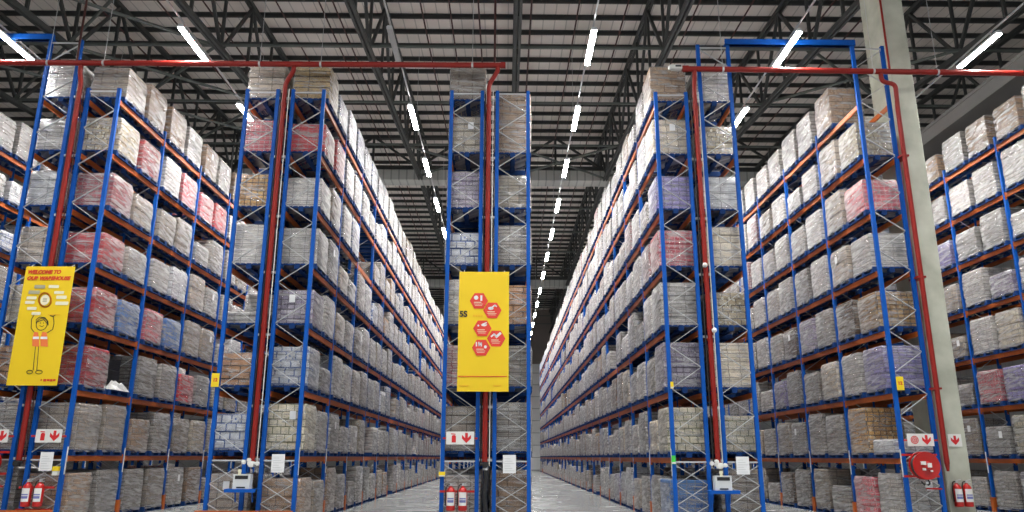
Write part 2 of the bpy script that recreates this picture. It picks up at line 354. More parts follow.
# concrete column with a cast joint and chamfered corners
cb = MB(); x0, x1, y0, y1, ch = 10.8, 11.43, 19.22, 20.4, .025
ring = [(x0+ch,y0),(x1-ch,y0),(x1,y0+ch),(x1,y1-ch),(x1-ch,y1),(x0+ch,y1),(x0,y1-ch),(x0,y0+ch)]
cb.extrude_z(ring,0,9.98); cb.extrude_z([(x*.996+.044,y*.998+.039) for x,y in ring],9.98,10.0); cb.extrude_z(ring,10.0,roof_z(20)-.4)
struct(cb.build('concrete_column', M['column']))

# ------------------------------------------------------------------ racks
def post_mesh(h):
    # open C-section post, web towards +x
    w, d, t = .095, .08, .008
    pr = [(-w/2,-d/2),(w/2,-d/2),(w/2,d/2),(-w/2,d/2),(-w/2,d/2-.022),(-w/2+t,d/2-.022),(-w/2+t,d/2-t),(w/2-t,d/2-t),(w/2-t,-d/2+t),(-w/2+t,-d/2+t),(-w/2+t,-d/2+.022),(-w/2,-d/2+.022)]
    return MB().extrude_z(pr,0,h)
ME_POST = {h: post_mesh(h).mesh('post', M['blue']) for h in (TOP, TALL)}
ME_FOOT = MB().box(-.08,.08,-.07,.07,0,.012).box(-.06,.06,-.05,.05,.012,.03).mesh('foot_plate', M['galv'])
gm = MB().extrude_z([(-.03,-.075),(.075,-.075),(.09,-.05),(.09,.05),(.075,.075),(-.03,.075),(-.03,.06),(.06,.06),(.06,-.06),(-.03,-.06)],.0,.42)
ME_GUARD = {1: gm.mesh('post_guard', M['orange'])}
gm2 = MB(); gm2.v = [(-x,-y,z) for x,y,z in gm.v]; gm2.f = gm.f; gm2.m = gm.m; ME_GUARD[-1] = gm2.mesh('post_guard', M['orange'])
ME_STRIP = MB().box(-.004,.004,-.022,.022,1.14,1.78).mesh('label_strip', M['white'])
def bracing(h, flip):
    b = MB(); s = -1 if flip else 1; z = h - .12; k = 0; st = .525
    A, B = (-W/2+.03)*s, (W/2-.03)*s
    b.bar((A,-.012,z+.03),(B,-.012,z+.03),.028,.036); x = B
    while z - st > 1.5:
        o = A if x == B else B
        b.bar((x,-.015 if k%2 else .015,z),(o,-.015 if k%2 else .015,z-st),.014,.042,(0,1,0)); x = o; z -= st; k += 1
    b.bar((A,-.012,1.47),(B,-.012,1.47),.028,.036)
    z = 1.4
    while z > .3:
        n = max(.06, z-.46)
        b.bar((A,-.016,z),(B,-.016,n),.014,.042,(0,1,0)); b.bar((B,.016,z),(A,.016,n),.014,.042,(0,1,0)); z = n
    b.bar((A,-.012,.06),(B,-.012,.06),.028,.036)
    return b
ME_BR = {(h,fl): bracing(h,fl).mesh('upright_frame', M['galv']) for h in (TOP,TALL) for fl in (0,1)}
def far_frame(fl, front=0):
    b = bracing(TOP, fl); b.k = 1
    for s in (-1,1): b.box(s*W/2-.047,s*W/2+.047,-.04,.04,0,TOP)
    b.k = 2; 
    for s in (-1,1): b.box(s*W/2-.09,s*W/2+.09,-.075,.075,0,.4)
    return b.mesh('upright_frame', [M['galv'],M['blue'],M['orange']])
ME_FAR = {fl: far_frame(fl) for fl in (0,1)}
def beam_geo(b, x, y, z, s):
    # box beam with a hooked end plate at each end; s = outer side
    b.box(x-.025,x+.025,y+.045,y+BAY-.045,z-.13,z)
    for yy in (y+.04,y+BAY-.05): b.box(x-.028+s*.012,x+.028+s*.012,yy,yy+.01,z-.19,z+.04)
ME_BEAM = {s: (lambda b: (beam_geo(b,0,0,0,s), b)[1])(MB()).mesh('beam', M['orange']) for s in (-1,1)}
bs = MB()
for yy in (.5,1.05,1.75,2.3): bs.box(-W/2,W/2,yy-.02,yy+.02,-.05,-.01)
ORD = ['first','second','third','fourth','fifth','sixth','seventh','eighth','ninth','tenth','eleventh','twelfth','thirteenth','fourteenth','fifteenth','sixteenth','seventeenth','eighteenth','nineteenth']
TENS = {20:('twenty','twentieth'),30:('thirty','thirtieth'),40:('forty','fortieth'),50:('fifty','fiftieth')}
def ordn(n):
    if n < 20: return ORD[n-1]
    t = TENS[n//10*10]; return t[1] if n%10 == 0 else t[0]+'-'+ORD[n%10-1]
RLAB = {
 'Z2':'blue and orange pallet rack cut off by the left picture edge', 'A1':'blue pallet rack left of the riser behind the welcome banner',
 'A2':'blue and orange pallet rack right of the riser behind the welcome banner', 'B1':'blue pallet rack left of the second red riser',
 'B2':'long blue and orange pallet rack right of the second red riser', 'C1':'blue pallet rack standing left of the riser behind the 5S banner',
 'C2':'blue pallet rack standing right of the riser behind the 5S banner', 'D1':'long blue and orange pallet rack left of the fourth red riser',
 'D2':'taller-fronted blue pallet rack just right of the fourth red riser', 'E1':'blue and orange pallet rack beside the concrete column, hose reel on its front',
 'E2':'blue pallet rack hidden behind the concrete column', 'F':'blue and orange pallet rack beyond the concrete column at the right edge'}
OUT = {'Z2':1,'A1':-1,'A2':1,'B1':-1,'B2':1,'C1':-1,'C2':1,'D1':-1,'D2':1,'E1':-1,'E2':1,'F':-1}
for key, (rx, nb, fb, lm) in ROWS.items():
    cx = rx + W/2; fl = 0 if OUT[key] < 0 else 1; ya = Y0 + fb*BAY
    root = thing('pallet_rack', RLAB[key], 'pallet rack', (cx, ya, 0), 'pallet racks')
    deep = key in ('B2','C1','C2','D1'); nvis = 8 if deep else (nb if nb < 9 else 8)
    for k in range(fb, nb+1):
        y = (k-fb)*BAY
        tall = k == 0 and key in ('Z2','A1','D2','E1')
        if k-fb <= 7:
            h = TALL if tall else TOP
            fr = link('upright_frame', ME_BR[(h, fl)], root, (0,y,0))
            for s in (-1,1):
                po = link('post', ME_POST[h], fr, (s*W/2,0,0))
                if s < 0: po.rotation_euler.z = PI
                link('foot_plate', ME_FOOT, fr, (s*W/2,0,0))
                if s == OUT[key]:
                    if k > 0: link('post_guard', ME_GUARD[s], fr, (s*W/2,0,0))
                    link('label_strip', ME_STRIP, fr, (s*(W/2+.052),0,0))
        else:
            link('upright_frame', ME_FAR[fl], root, (0,y,0))
    rest = MB()
    for k in range(fb, nb):
        for l in range(1,8):
            if key == 'C2' and l == 7 and k == 0: continue
            for s in (-1,1):
                if k-fb < 7: link('beam', ME_BEAM[s], root, (s*W/2,(k-fb)*BAY,ZL[l]))
                else: beam_geo(rest, s*W/2, (k-fb)*BAY, ZL[l], s)
    if rest.v: stuff(rest.build('beam', M['orange'], root))
    if OUT[key] < 0 and key not in ('F','E1'):   # spacer bars across the flue to the row behind
        for zz in (1.5,2.75,4.5,6.1,7.6,9.25,10.95):
            MB().bar((W/2+.04,-.01,zz),(W/2+G-.04,-.01,zz),.04,.06).build('row_spacer', M['galv'], root)
for xa, xb, lab in ((rowx(-3,1)+W, rowx(-2,0), 'blue portal beam spanning the aisle near the left picture edge'), (rowx(1,1)+W, rowx(2,0), 'blue portal beam spanning the aisle left of the concrete column')):
    t = thing('portal_beam', lab, 'beam', ((xa+xb)/2, Y0, TALL), 'aisle portal beams'); hw = (xb-xa)/2
    b = MB().box(-hw-.05,hw+.05,-.055,.055,.0,.17).box(-hw-.05,hw+.05,-.065,.065,.0,.015).box(-hw-.05,hw+.05,-.065,.065,.155,.17)
    b.build('beam_rail', M['blue'], t)
    for s in (-1,1): MB().box(s*hw-.09,s*hw+.09,-.07,.07,.0,.012).box(s*hw-.08,s*hw+.08,-.065,-.055,.0,.17).build('end_plate', M['blue'], t)

# ------------------------------------------------------------------ pallet loads
def pallet_geo(b, ox=0, oy=0, oz=0, simple=False):
    w, d = .5, .58
    def bx(x0,x1,y0,y1,z0,z1): b.box(ox+x0,ox+x1,oy+y0,oy+y1,oz+z0,oz+z1)
    if simple:
        bx(-w,w,-d,d,.095,.14)
        for y in (-d+.07,0,d-.07): bx(-w,w,y-.07,y+.07,.0,.095)
        return
    for x in (-w+.06,0,w-.06): bx(x-.06,x+.06,-d,d,0,.022)
    for x in (-w+.07,0,w-.07):
        for y in (-d+.07,0,d-.07): bx(x-.07,x+.07,y-.07,y+.07,.02,.1)
    for y in (-d+.07,0,d-.07): bx(-w,w,y-.07,y+.07,.098,.12)
    n = 7
    for i in range(n):
        x = -w + .055 + i*(2*w-.11)/(n-1); bx(x-.055,x+.055,-d,d,.119,.141)
pb = MB(); pallet_geo(pb); ME_PAL = pb.mesh('pallet', M['pallet'])
def rrect(hx, hy, r):
    pts = []
    for cx, cy, a0 in ((hx-r,hy-r,0),(-hx+r,hy-r,90),(-hx+r,-hy+r,180),(hx-r,-hy+r,270)):
        for a in (0,45,90): pts.append((cx+r*math.cos(math.radians(a0+a)), cy+r*math.sin(math.radians(a0+a))))
    return pts
def rings(b, prof):
    n = 12; vs = []; fs = []
    for z, hx, hy, r, ox, oy in prof: vs += [(x+ox,y+oy,z) for x,y in rrect(hx,hy,r)]
    for i in range(len(prof)-1):
        for j in range(n): fs.append((i*n+j,i*n+(j+1)%n,(i+1)*n+(j+1)%n,(i+1)*n+j))
    fs.append(tuple(reversed(range(n)))); fs.append(tuple((len(prof)-1)*n+j for j in range(n)))
    b.add(vs, fs)
def block_prof(h, bh, rnd, dx=0, dy=0, dz=0, simple=False):
    nl = max(2, round((h-.14)/bh)); lh = (h-.142)/nl; prof = []; lean = rnd.uniform(-.02,.02)
    hx0, hy0 = .49, .525+rnd.uniform(-.025,.012)
    if simple: nl = 3; lh = (h-.142)/3
    for i in range(nl):
        z0 = .142 + i*lh; ox, oy = rnd.uniform(-.008,.008), rnd.uniform(-.008,.008)+lean*(i/nl)
        hx, hy = hx0+rnd.uniform(-.012,.004), hy0+rnd.uniform(-.014,.006)
        prof += [(z0+.001+dz,hx-.014,hy-.014,.02,dx+ox,dy+oy),(z0+lh*.1+dz,hx,hy,.022,dx+ox,dy+oy),(z0+lh*.9+dz,hx,hy,.022,dx+ox,dy+oy),(z0+lh-.001+dz,hx-.014,hy-.014,.02,dx+ox,dy+oy)]
    return prof
def film_prof(h, rnd, dx=0, dy=0, dz=0, n=9):
    prof = []
    for i in range(n):
        z = .09 + (h+.012-.09)*i/(n-1); e = rnd.uniform(.004,.02)
        prof.append((z+dz,.497+e,.537+e,.045,dx+rnd.uniform(-.004,.004),dy+rnd.uniform(-.006,.006)))
    z, hx, hy, r, ox, oy = prof[-1]; prof[-1] = (z,hx-.03,hy-.03,r,ox,oy)
    return prof
CACHE = {}
def load_meshes(st, h, var):
    hq = round(h*20)/20; key = (st,hq,var)
    if key not in CACHE:
        rnd = random.Random(hash((round(hq*100),var,len(st))))
        b = MB(); rings(b, block_prof(hq, S[st]['bh'], rnd)); f = MB(); rings(f, film_prof(hq, rnd))
        CACHE[key] = (b.mesh('cartons', S[st]['mat']), f.mesh('stretch_wrap', M['film'], True))
    return CACHE[key]
ME_TAG = {s: MB().box(-.075,.075,-.002,.002,-.1,.1).box(-.055,.055,-.003,-.002,-.07,-.02).mesh('paper_label', M['paper']) for s in (0,)}
# what the photograph shows: per row, (shelf, place from the front) -> (style, height)
T = {}
def front(row, lst):
    for l, (s, h) in enumerate(lst): T[(row,l,0)] = (s, h)
front('A1', [('grey',1.25),('grey',1.25),('clay',1.1),('beige',1.1),('taupe',1.1),('white',1.08),('silver',1.05),('silver',1.1)])
front('A2', [('kraft',1.13),('taupe',1.26),('red',1.09),('red',1.05),('red',.95),('pink',1.04),('mottled',1.11),('taupe',1.04)])
front('B1', [('taupe',1.14),('bluewhite',1.0),('clay',.93),('silver',.45),('silver',1.18),('amber',1.07),('pink',1.05),('taupe',1.2)])
front('B2', [('kraft',1.03),('cream',1.25),('bluewhite',1.11),('purplewhite',1.0),('silver',1.11),('silver',.95),('red',.95),('sack',1.15)])
front('C1', [('grey',1.16),('taupe',1.22),('pinkwhite',1.13),('silver',1.3),('bluewhite',1.02),('purplewhite',1.16),('beige',1.18),('taupe',1.17)])
front('C2', [('kraft',1.27),('grey',1.3),('grey',1.13),('clay',1.16),('grey',1.22),('beige',1.06),('kraft',1.9),None] [:7])
front('D1', [('blue',1.05),('cream',1.22),('purplewhite',1.23),('silver',1.26),('pink',1.1),('purple',1.06),('beige',1.17),('kraft',1.22)])
front('D2', [('taupe',1.29),('cream',1.01),('beige',1.23),('mottled',1.01),('beige',1.18),('white',1.04),('mottled',.95),('silver',1.15)])
front('E1', [('grey',1.19),('white',.45),('purple',1.19),('amber',1.03),('silver',1.06),('pink',1.01),('mottled',1.08)])
front('F',  [('silver',1.2)]*8)
front('Z2', [('silver',1.2),('grey',1.2),('taupe',1.1),('blue',1.0),('grey',1.1),('grey',1.15),('silver',1.2),('silver',1.2)])
front('E2', [None]*0)
def side(row, l, lst):
    for i, e in enumerate(lst):
        if e is not None: T[(row,l,i+1)] = e if isinstance(e, tuple) else (e, None)
side('A2',7,[('kraft',1.25),('kraft',1.25),('silver',1.2),('kraft',1.2),('silver',1.2),'kraft','silver'])
side('A2',6,[('red',1.05),('silver',1.15),('pink',1.1),('pink',1.0),('red',1.05),'silver','silver'])
side('A2',5,[('taupe',.95),('taupe',1.0),('taupe',1.15),('silver',.75),('grey',1.2),'silver'])
side('A2',4,[('grey',.95),('silver',1.0),('white',1.1),('taupe',1.2),('silver',1.05),'grey'])
side('A2',3,[('blue',1.0),('pink',1.05),('blue',1.0),('taupe',1.2),('taupe',1.15),'silver'])
side('A2',2,[('black',1.0),('grey',1.2),('grey',1.15),('red',1.0),('silver',1.1),'grey'])
side('A2',1,[('taupe',1.3),('kraft',1.0),('grey',1.25),('taupe',1.15),('beige',1.15),'grey'])
side('A2',0,[('grey',1.2),('grey',1.2),('taupe',1.2),('grey',1.2),('kraft',1.2),'grey'])
side('B2',7,['bluewhite','white','bluewhite','white','bluewhite','white','white','silver','white','silver'])
side('B2',6,[('red',1.1),'silver','silver','silver','silver','silver','white'])
side('B2',2,[('grey',.75),'silver','silver','grey','grey'])
side('B2',0,['taupe','kraft','grey','grey'])
side('D1',7,['silver','silver','kraft','silver','silver','white','silver','silver'])
side('D1',6,['white','silver','silver','white','silver'])
side('D1',4,[('pinkwhite',1.1),'silver','silver'])
side('D1',0,[('grey',1.1),'grey','taupe'])
side('E1',7,[('kraft',1.3),('silver',1.25),('silver',1.25),'silver','silver','silver'])
side('E1',6,[('taupe',1.2),('silver',1.0),('silver',.75),'silver','taupe'])
side('E1',5,[('taupe',1.2),('silver',1.1),('silver',1.0),'grey','silver'])
side('E1',4,[('taupe',1.1),('silver',1.2),('grey',1.15),'silver','grey'])
side('E1',3,[('crate',1.1),('grey',1.15),('purplewhite',1.1),('crate',1.05),'grey','silver'])
side('E1',2,[('silver',1.2),('beige',1.15),('grey',1.0),('grey',1.2),('purple',1.0),'grey'])
side('E1',1,[('amber',1.3),('grey',1.2),('grey',1.3),('grey',1.1),('taupe',1.15),'grey'])
side('E1',0,[('pink',1.1),('grey',.8),('taupe',1.25),('grey',1.2),('crate',1.1),'grey'])
side('F',7,['kraft',('kraft',1.15),('silver',1.2),('kraft',1.0),'kraft'])
side('F',6,['silver',('silver',1.15),('silver',1.05),'silver','silver'])
side('F',5,['silver',('silver',1.2),('silver',1.0),'purple'])
side('F',4,['silver',('purplewhite',.8),('silver',1.2),'taupe'])
side('F',3,['silver',('beige',1.2),('silver',1.2),'taupe'])
side('F',2,['grey',('purple',1.1),('pink',1.1),'grey'])
side('F',1,['grey',('cream',1.25),('silver',.95),'taupe'])
side('F',0,['grey',('purplewhite',1.2),('grey',1.2),'grey'])
NONE = {('E1',7,0), ('C2',7,0), ('C2',7,1)}
POOL = (['silver']*46 + ['grey']*20 + ['taupe']*10 + ['white']*9 + ['beige']*5 + ['kraft']*4 + ['purplewhite']*1 + ['pinkwhite']*2 + ['bluewhite']*2)
rnd = random.Random(21)
loads = []
def yof(i): return Y0 + (i//2)*BAY + (.745 if i%2 == 0 else 2.075)
RECT = [(rx-.1, rx+W+.1, Y0 + fb*BAY, Y0+NB*BAY) for (rx,nb,fb,lm) in ROWS.values()]
def seen(row, x, y):
    """share of the sight lines in plan from the camera to the point that pass no other row"""
    own = ROWS[row][0]
    for (a,b,ya,yb) in RECT:
        if abs(a+.1-own) < .01: continue
        # does the segment from (0,0) to (x,y) enter the rectangle?
        t0, t1 = 0., .999
        for p0, d, lo, hi in ((0,x,a,b),(0,y,ya,yb)):
            if abs(d) < 1e-9:
                if not lo <= p0 <= hi: t0, t1 = 1, 0
            else:
                u, v = (lo-p0)/d, (hi-p0)/d
                t0, t1 = max(t0,min(u,v)), min(t1,max(u,v))
        if t0 < t1: return 0
    return 1
for row, (rx, nb, fb, lm) in ROWS.items():
    for l in range(8):
        for i in range(fb*2, nb*2):
            if (row,l,i) in NONE: continue
            st, h = T.get((row,l,i), (None,None))
            far = row == 'D1' and l >= 5 and i >= 36
            if st is None:
                st = rnd.choice(POOL)
                if far and rnd.random() < .6: st = 'blue'
                if rnd.random() < .055 and i > 2 and l < 7: continue      # an empty place now and then
            if h is None: h = rnd.choice([.8,.95,1.0,1.05,1.1,1.15,1.2,1.25]) * (.72 if rnd.random() < .07 else 1)
            if T.get((row,l,i)) is None and l == 7: h = min(h+.05,1.3)
            y = yof(i) + rnd.uniform(-.03,.03); cx = rx + W/2; out = OUT[row]
            if i == 0: y = Y0 + .74
            # picture size: front face for the first one, aisle side for the rest
            area = 0
            fx = cx + out*.5
            if i == 0: area = 1.0*h/(y*y) * seen(row, cx, Y0-.05) * 4
            elif (out > 0 and fx < 0) or (out < 0 and fx > 0):
                v = sum(seen(row, fx+out*.02, y+o) for o in (-.55,-.2,.2,.55))/4
                area = abs(fx)/y * 1.2*h/(y*y) * v
                px = 512 + FPX*fx/(y+ (ZL[l]-1.57)*.25)
                if px < -60 or px > 1090: area = 0
            loads.append((area, row, l, i, st, h, cx, y, lm))
loads.sort(key=lambda e: (-e[0], e[1], e[2], e[3]))
indiv = [e for e in loads if e[0] > 0][:300]; idset = {e[1:4] for e in indiv}
TIER = ['on floor','first shelf up','second shelf up','third shelf up','fourth shelf up','fifth shelf up','sixth shelf up','top shelf']
rl = random.Random(5)
for (area,row,l,i,st,h,cx,y,lm) in indiv:
    place = 'front end' if i == 0 else ordn(i+1)+' from front'
    grp = 'wrapped pallet loads on the ' + lm
    t = thing('pallet_load', f"{S[st]['words']}, {TIER[l]}, {place}, {lm}", 'pallet load', (cx + rl.uniform(-.015,.015), y, ZL[l]), grp)
    cm, fm = load_meshes(st, h, rl.randrange(3))
    link('pallet', ME_PAL, t); link('cartons', cm, t, (-.3,0,0) if st == 'black' else (0,0,0))
    if st not in ('black',): link('stretch_wrap', fm, t)
    if rl.random() < .1 and i < 12:
        if i == 0: o = link('paper_label', ME_TAG[0], t, (rl.uniform(-.25,.25), -.562, h*.78))
        else: o = link('paper_label', ME_TAG[0], t, (OUT[row]*.524, rl.uniform(-.3,.3), h*.75)); o.rotation_euler.z = PI/2*OUT[row]
# everything smaller: one mass of further pallet loads
MS = MB(); keys = list(S); mats = [M['pallet'], M['film']] + [S[k]['mat'] for k in keys]
rs = random.Random(9)
for (area,row,l,i,st,h,cx,y,lm) in loads:
    if (row,l,i) in idset: continue
    MS.k = 0; pallet_geo(MS, cx, y, ZL[l], True)
    MS.k = 2 + keys.index(st); rings(MS, block_prof(h, S[st]['bh'], rs, cx, y, ZL[l], True))
    MS.k = 1; rings(MS, film_prof(h, rs, cx, y, ZL[l], 4))
so = stuff(MS.build('pallet_load', mats))
so['label'] = 'mass of small far pallet loads filling the racks down the aisles'; so['category'] = 'pallet load'

# crumpled sheet of film beside the black-wrapped pallet on the second shelf
bx = rowx(-2,1)+W
cr = MB(); n = 9; rr = random.Random(3); vs = []
for a in range(n):
    for b_ in range(n):
        u, v = a/(n-1)-.5, b_/(n-1)-.5
        vs.append((u*.5+rr.uniform(-.02,.02), v*.9+rr.uniform(-.03,.03), max(.0,.3*(1-(2*u)**2)*(1-(2*v-.3)**2 if abs(2*v-.3)<1 else 0)**.7*rr.uniform(.45,1.1))+.004))
cr.add(vs, [(a*n+b_,(a+1)*n+b_,(a+1)*n+b_+1,a*n+b_+1) for a in range(n-1) for b_ in range(n-1)])
cr.add([(x,y,z-.003) for x,y,z in vs], [(a*n+b_,a*n+b_+1,(a+1)*n+b_+1,(a+1)*n+b_) for a in range(n-1) for b_ in range(n-1)])

sh = thing('film_scrap', 'crumpled clear film heap in front of the black-wrapped pallet', 'plastic film', (bx-.12,yof(1)-.05,ZL[2]+.141))
cr.build('crumpled_sheet', M['scrap'], sh)

# ------------------------------------------------------------------ sprinkler pipework
YP = 18.52
def pipe(name, label, cat, pts, r, group, mat='red', hang=(), drop=()):
    t = thing(name, label, cat, pts[0], group); o = Vector(pts[0])
    MB().tube([Vector(p)-o for p in pts], r, 12).build('pipe_run', M[mat], t, smooth=True)
    for p in hang:   # rod and clamp up to the roof steel
        q = Vector(p) - o
        MB().tube([q+Vector((0,0,.02)), Vector((q.x,q.y,bot_z(p[1])-.0-o.z+2))],.008,5).build('hanger_rod', M['galv'], t)
        MB().tube([q+Vector((-.025,0,0)),q+Vector((.025,0,0))],r+.008,12).build('pipe_clamp', M['galv'], t, smooth=True)
    return t, o
def bend(pts, rad=.09, k=4):
    P = [Vector(p) for p in pts]; out = [P[0]]
    for i in range(1,len(P)-1):
        a = (P[i-1]-P[i]); b = (P[i+1]-P[i]); r = min(rad, a.length*.45, b.length*.45); a.normalize(); b.normalize()
        p0, p1 = P[i]+a*r, P[i]+b*r
        for j in range(k+1):
            t = j/k; out.append(p0*(1-t)**2 + P[i]*2*t*(1-t) + p1*t*t)
    out.append(P[-1]); return out
t, o = pipe('sprinkler_main', 'long red horizontal sprinkler pipe ending above the 5S banner rack', 'pipe', [(-20,YP,11.8),(-.12,YP,11.84)], .075, 'red sprinkler mains', hang=[(x,YP,11.8+.0018*(x+20)) for x in (-12.4,-10.9,-6.7,-5.05,-.95)])
MB().tube([(19.82,0,.04),(19.95,0,.04)],.09,12).build('end_cap', M['red'], t, smooth=True)
t, o = pipe('sprinkler_main', 'red horizontal sprinkler pipe crossing in front of the concrete column', 'pipe', [(4.85,YP,11.775),(21,YP,11.66)], .075, 'red sprinkler mains', hang=[(x,YP,11.775-.0072*(x-4.85)) for x in (5.85,9.95,11.7)])
MB().tube([(-.1,0,0),(.06,0,0)],.09,12).build('end_cap', M['red'], t, smooth=True)
RIS = {'A':(-11.5,11.79,'red riser pipe in the gap behind the welcome banner'),'B':(-6.0,11.8,'red riser pipe between the second pair of racks'),'C':(-.49,11.83,'red riser pipe behind the 5S banner'),'D':(5.07,11.77,'red riser pipe between the fourth pair of racks')}
for k, (x, zt, lab) in RIS.items():
    xs = x if k in ('A','D') else x + .23
    pts = [(xs,YP,zt-.06),(xs,YP,zt-.16),(x,YP+.12,zt-.5),(x,YP+.12,1.46)] if k in 'BC' else [(xs,YP,zt-.06),(xs,YP,zt-.22),(x,YP+.12,zt-.5),(x,YP+.12,1.46)]
    t = thing('sprinkler_riser', lab, 'pipe', (x,YP+.12,1.46), 'red sprinkler risers'); o = Vector((x,YP+.12,1.46))
    MB().tube([p-o for p in bend(pts,.14)], .062, 12).build('riser_pipe', M['red'], t, smooth=True)
    for zz in (3.2,6.2,9.2): MB().tube([(0,0,zz),(0,0,zz+.07)],.075,12).build('coupling', M['red'], t, smooth=True)
    v = MB().tube([(0,0,.0),(0,0,-.14)],.05,10); v.tube([(-.1,-.02,-.05),(.1,-.02,-.05)],.035,8); v.lathe([(.0,-.1),(.07,-.09),(.07,-.06),(0,-.05)],12,(.02,-.06,-.07),'y')
    v.build('drain_valve', M['black' if k in 'AC' else 'white'], t, smooth=True)
    if k in 'BD':
        for dx, dz in ((-.17,-.02),(.15,-.06),(-.05,.02)): MB().lathe([(.0,-.05),(.05,-.045),(.055,0),(.04,.03),(0,.035)],10,(dx,-.05,dz),'y').build('gauge', M['white'], t, smooth=True)
    MB().tube([(.11,.02,-.1),(.11,.02,9.7)],.012,6).build('signal_cable', M['white' if k != 'A' else 'darkred'], t)
    MB().tube([(-.1,.05,-.1),(-.1,.05,9.6)],.02,6).build('signal_conduit', M['black'], t)
# small-bore feeds from the mains up to the roof
for x, z0, lab in ((-11.64,11.87,'thin dark red feed pipe rising above the welcome banner rack'),(-.345,11.91,'thin dark red feed pipe rising from the end of the long main'),(10.4,11.81,'thin dark red feed pipe rising in front of the concrete column')):
    pipe('feed_pipe', lab, 'pipe', [(x,YP,z0),(x,YP,roof_z(YP)-.3)], .03, 'thin feed pipes up to the roof', 'darkred' if x < 0 else 'red')
# S-bend riser on the column
t = thing('sprinkler_riser', 'red S-bent riser pipe running down the concrete column', 'pipe', (10.54,YP,1.4), 'red sprinkler risers'); o = Vector((10.54,YP,1.4))
MB().tube([p-o for p in bend([(10.14,YP,11.7),(10.14,YP,11.44),(10.53,YP+.05,11.38),(10.53,YP+.1,10.6),(10.53,YP+.1,1.45)],.13)],.06,12).build('riser_pipe', M['red'], t, smooth=True)
MB().tube([(-.01,.1,.05),(-.01,.1,-.12)],[.055,.03],10).build('drain_cap', M['red'], t, smooth=True)
for zz in (1.8,4.6,7.9): MB().box(-.12,.1,.06,.5,zz,zz+.05).build('wall_bracket', M['red'], t)
pipe('feed_pipe', 'thin red pipe beside the S-bent riser on the column', 'pipe', [(10.67,YP+.65,9.9),(10.67,YP+.65,.6)], .028, 'thin feed pipes up to the roof', 'red')
# branch lines under the roof, running down the hall
for x in (-16.5,-13.9,-12.1,-9.2,-7.5,-6.95,-3.48,-2.33,-1.17,.95,2.85,4.78,7.6,9.7,12.9,14.6):
    z0, z1 = roof_z(16)-.5, roof_z(42)-.5; o = (x,16,z0)
    t = thing('sprinkler_branch', 'thin dark sprinkler branch pipe running along under the roof purlins', 'pipe', o, 'sprinkler branch pipes under the roof')
    MB().tube([(0,0,0),(0,26,z1-z0),(0,80,z1-z0)],.035,6).build('pipe_run', M['darkred'], t)
# drain hose under the middle riser
t = thing('drain_hose', 'black hose hanging down below the riser behind the 5S banner', 'hose', (-.47,YP+.16,0))
MB().tube([(0,0,1.3),(.02,.0,1.1),(-.02,0,.7),(.02,.01,.35),(0,.02,.02)],[.05,.06,.055,.06,.05],8).build('hose', M['black'], t, smooth=True)
MB().tube([(0,0,1.27),(0,0,1.36)],.07,10).build('hose_collar', M['galv'], t, smooth=True)

# ------------------------------------------------------------------ control boxes on blue shelves
for x, lab in ((-6.13,'grey control box on a blue shelf below the second red riser'),(5.1,'grey control box on a blue shelf below the fourth red riser')):
    sh = thing('bracket_shelf', 'blue steel shelf under the control box ' + ('between the second rack pair' if x < 0 else 'between the fourth rack pair'), 'shelf', (x,18.5,.78), 'blue control box shelves')
    MB().box(-.36,.36,-.16,.16,.04,.055).box(-.36,.36,-.17,-.16,-.02,.055).build('shelf_plate', M['blue'], sh)
    for s in (-.2,.2): MB().bar((s,.12,.04),(s,.2,-.25),.03,.03).build('bracket', M['blue'], sh)
    t = thing('control_box', lab, 'control box', (x,18.5,.835), 'grey control boxes')
    b = MB().extrude_z(rrect(.2,.11,.02),0,.33); b.build('housing', M['boxgrey'], t)
    MB().box(-.15,.15,-.117,-.112,.22,.3).build('display', M['black'], t)
    MB().box(-.1,.1,-.118,-.112,.02,.05).build('slot', M['black'], t)
    MB().box(-.08,-.02,-.13,-.113,.31,.42).box(-.09,-.01,-.135,-.12,.38,.44).build('status_tag', M['paleink'], t)

# ------------------------------------------------------------------ notices, signs, tags
YF = 18.70
for x, z0, z1, lab in ((-10.885,1.22,1.65,'white notice sheet on the frame below the welcome banner'),(-5.4,1.2,1.62,'white notice sheet on the frame right of the left control box'),(.1,1.2,1.62,'white notice sheet on the frame below the 5S banner'),(5.67,1.19,1.6,'white notice sheet on the frame right of the right control box')):
    t = thing('notice_sheet', lab, 'notice', (x,YF,z0), 'white notice sheets on the racks')
    MB().box(-.155,.155,-.004,.002,0,z1-z0).build('sheet', M['paper'], t)
    p = MB()
    for k in range(6): p.box(-.12,.12-.05*(k%3),-.006,-.004,.05+k*.055,.062+k*.055)
    p.build('printed_text', M['printgrey'], t)
def arrow(b, x, z, s, y):
    b.prism([(x-.03*s,z+.11*s),(x-.03*s,z-.0*s),(x-.1*s,z+.07*s),(x-.1*s,z-.01*s),(x,z-.11*s),(x+.1*s,z-.01*s),(x+.1*s,z+.07*s),(x+.03*s,z-.0*s),(x+.03*s,z+.11*s)], y, y+.003)
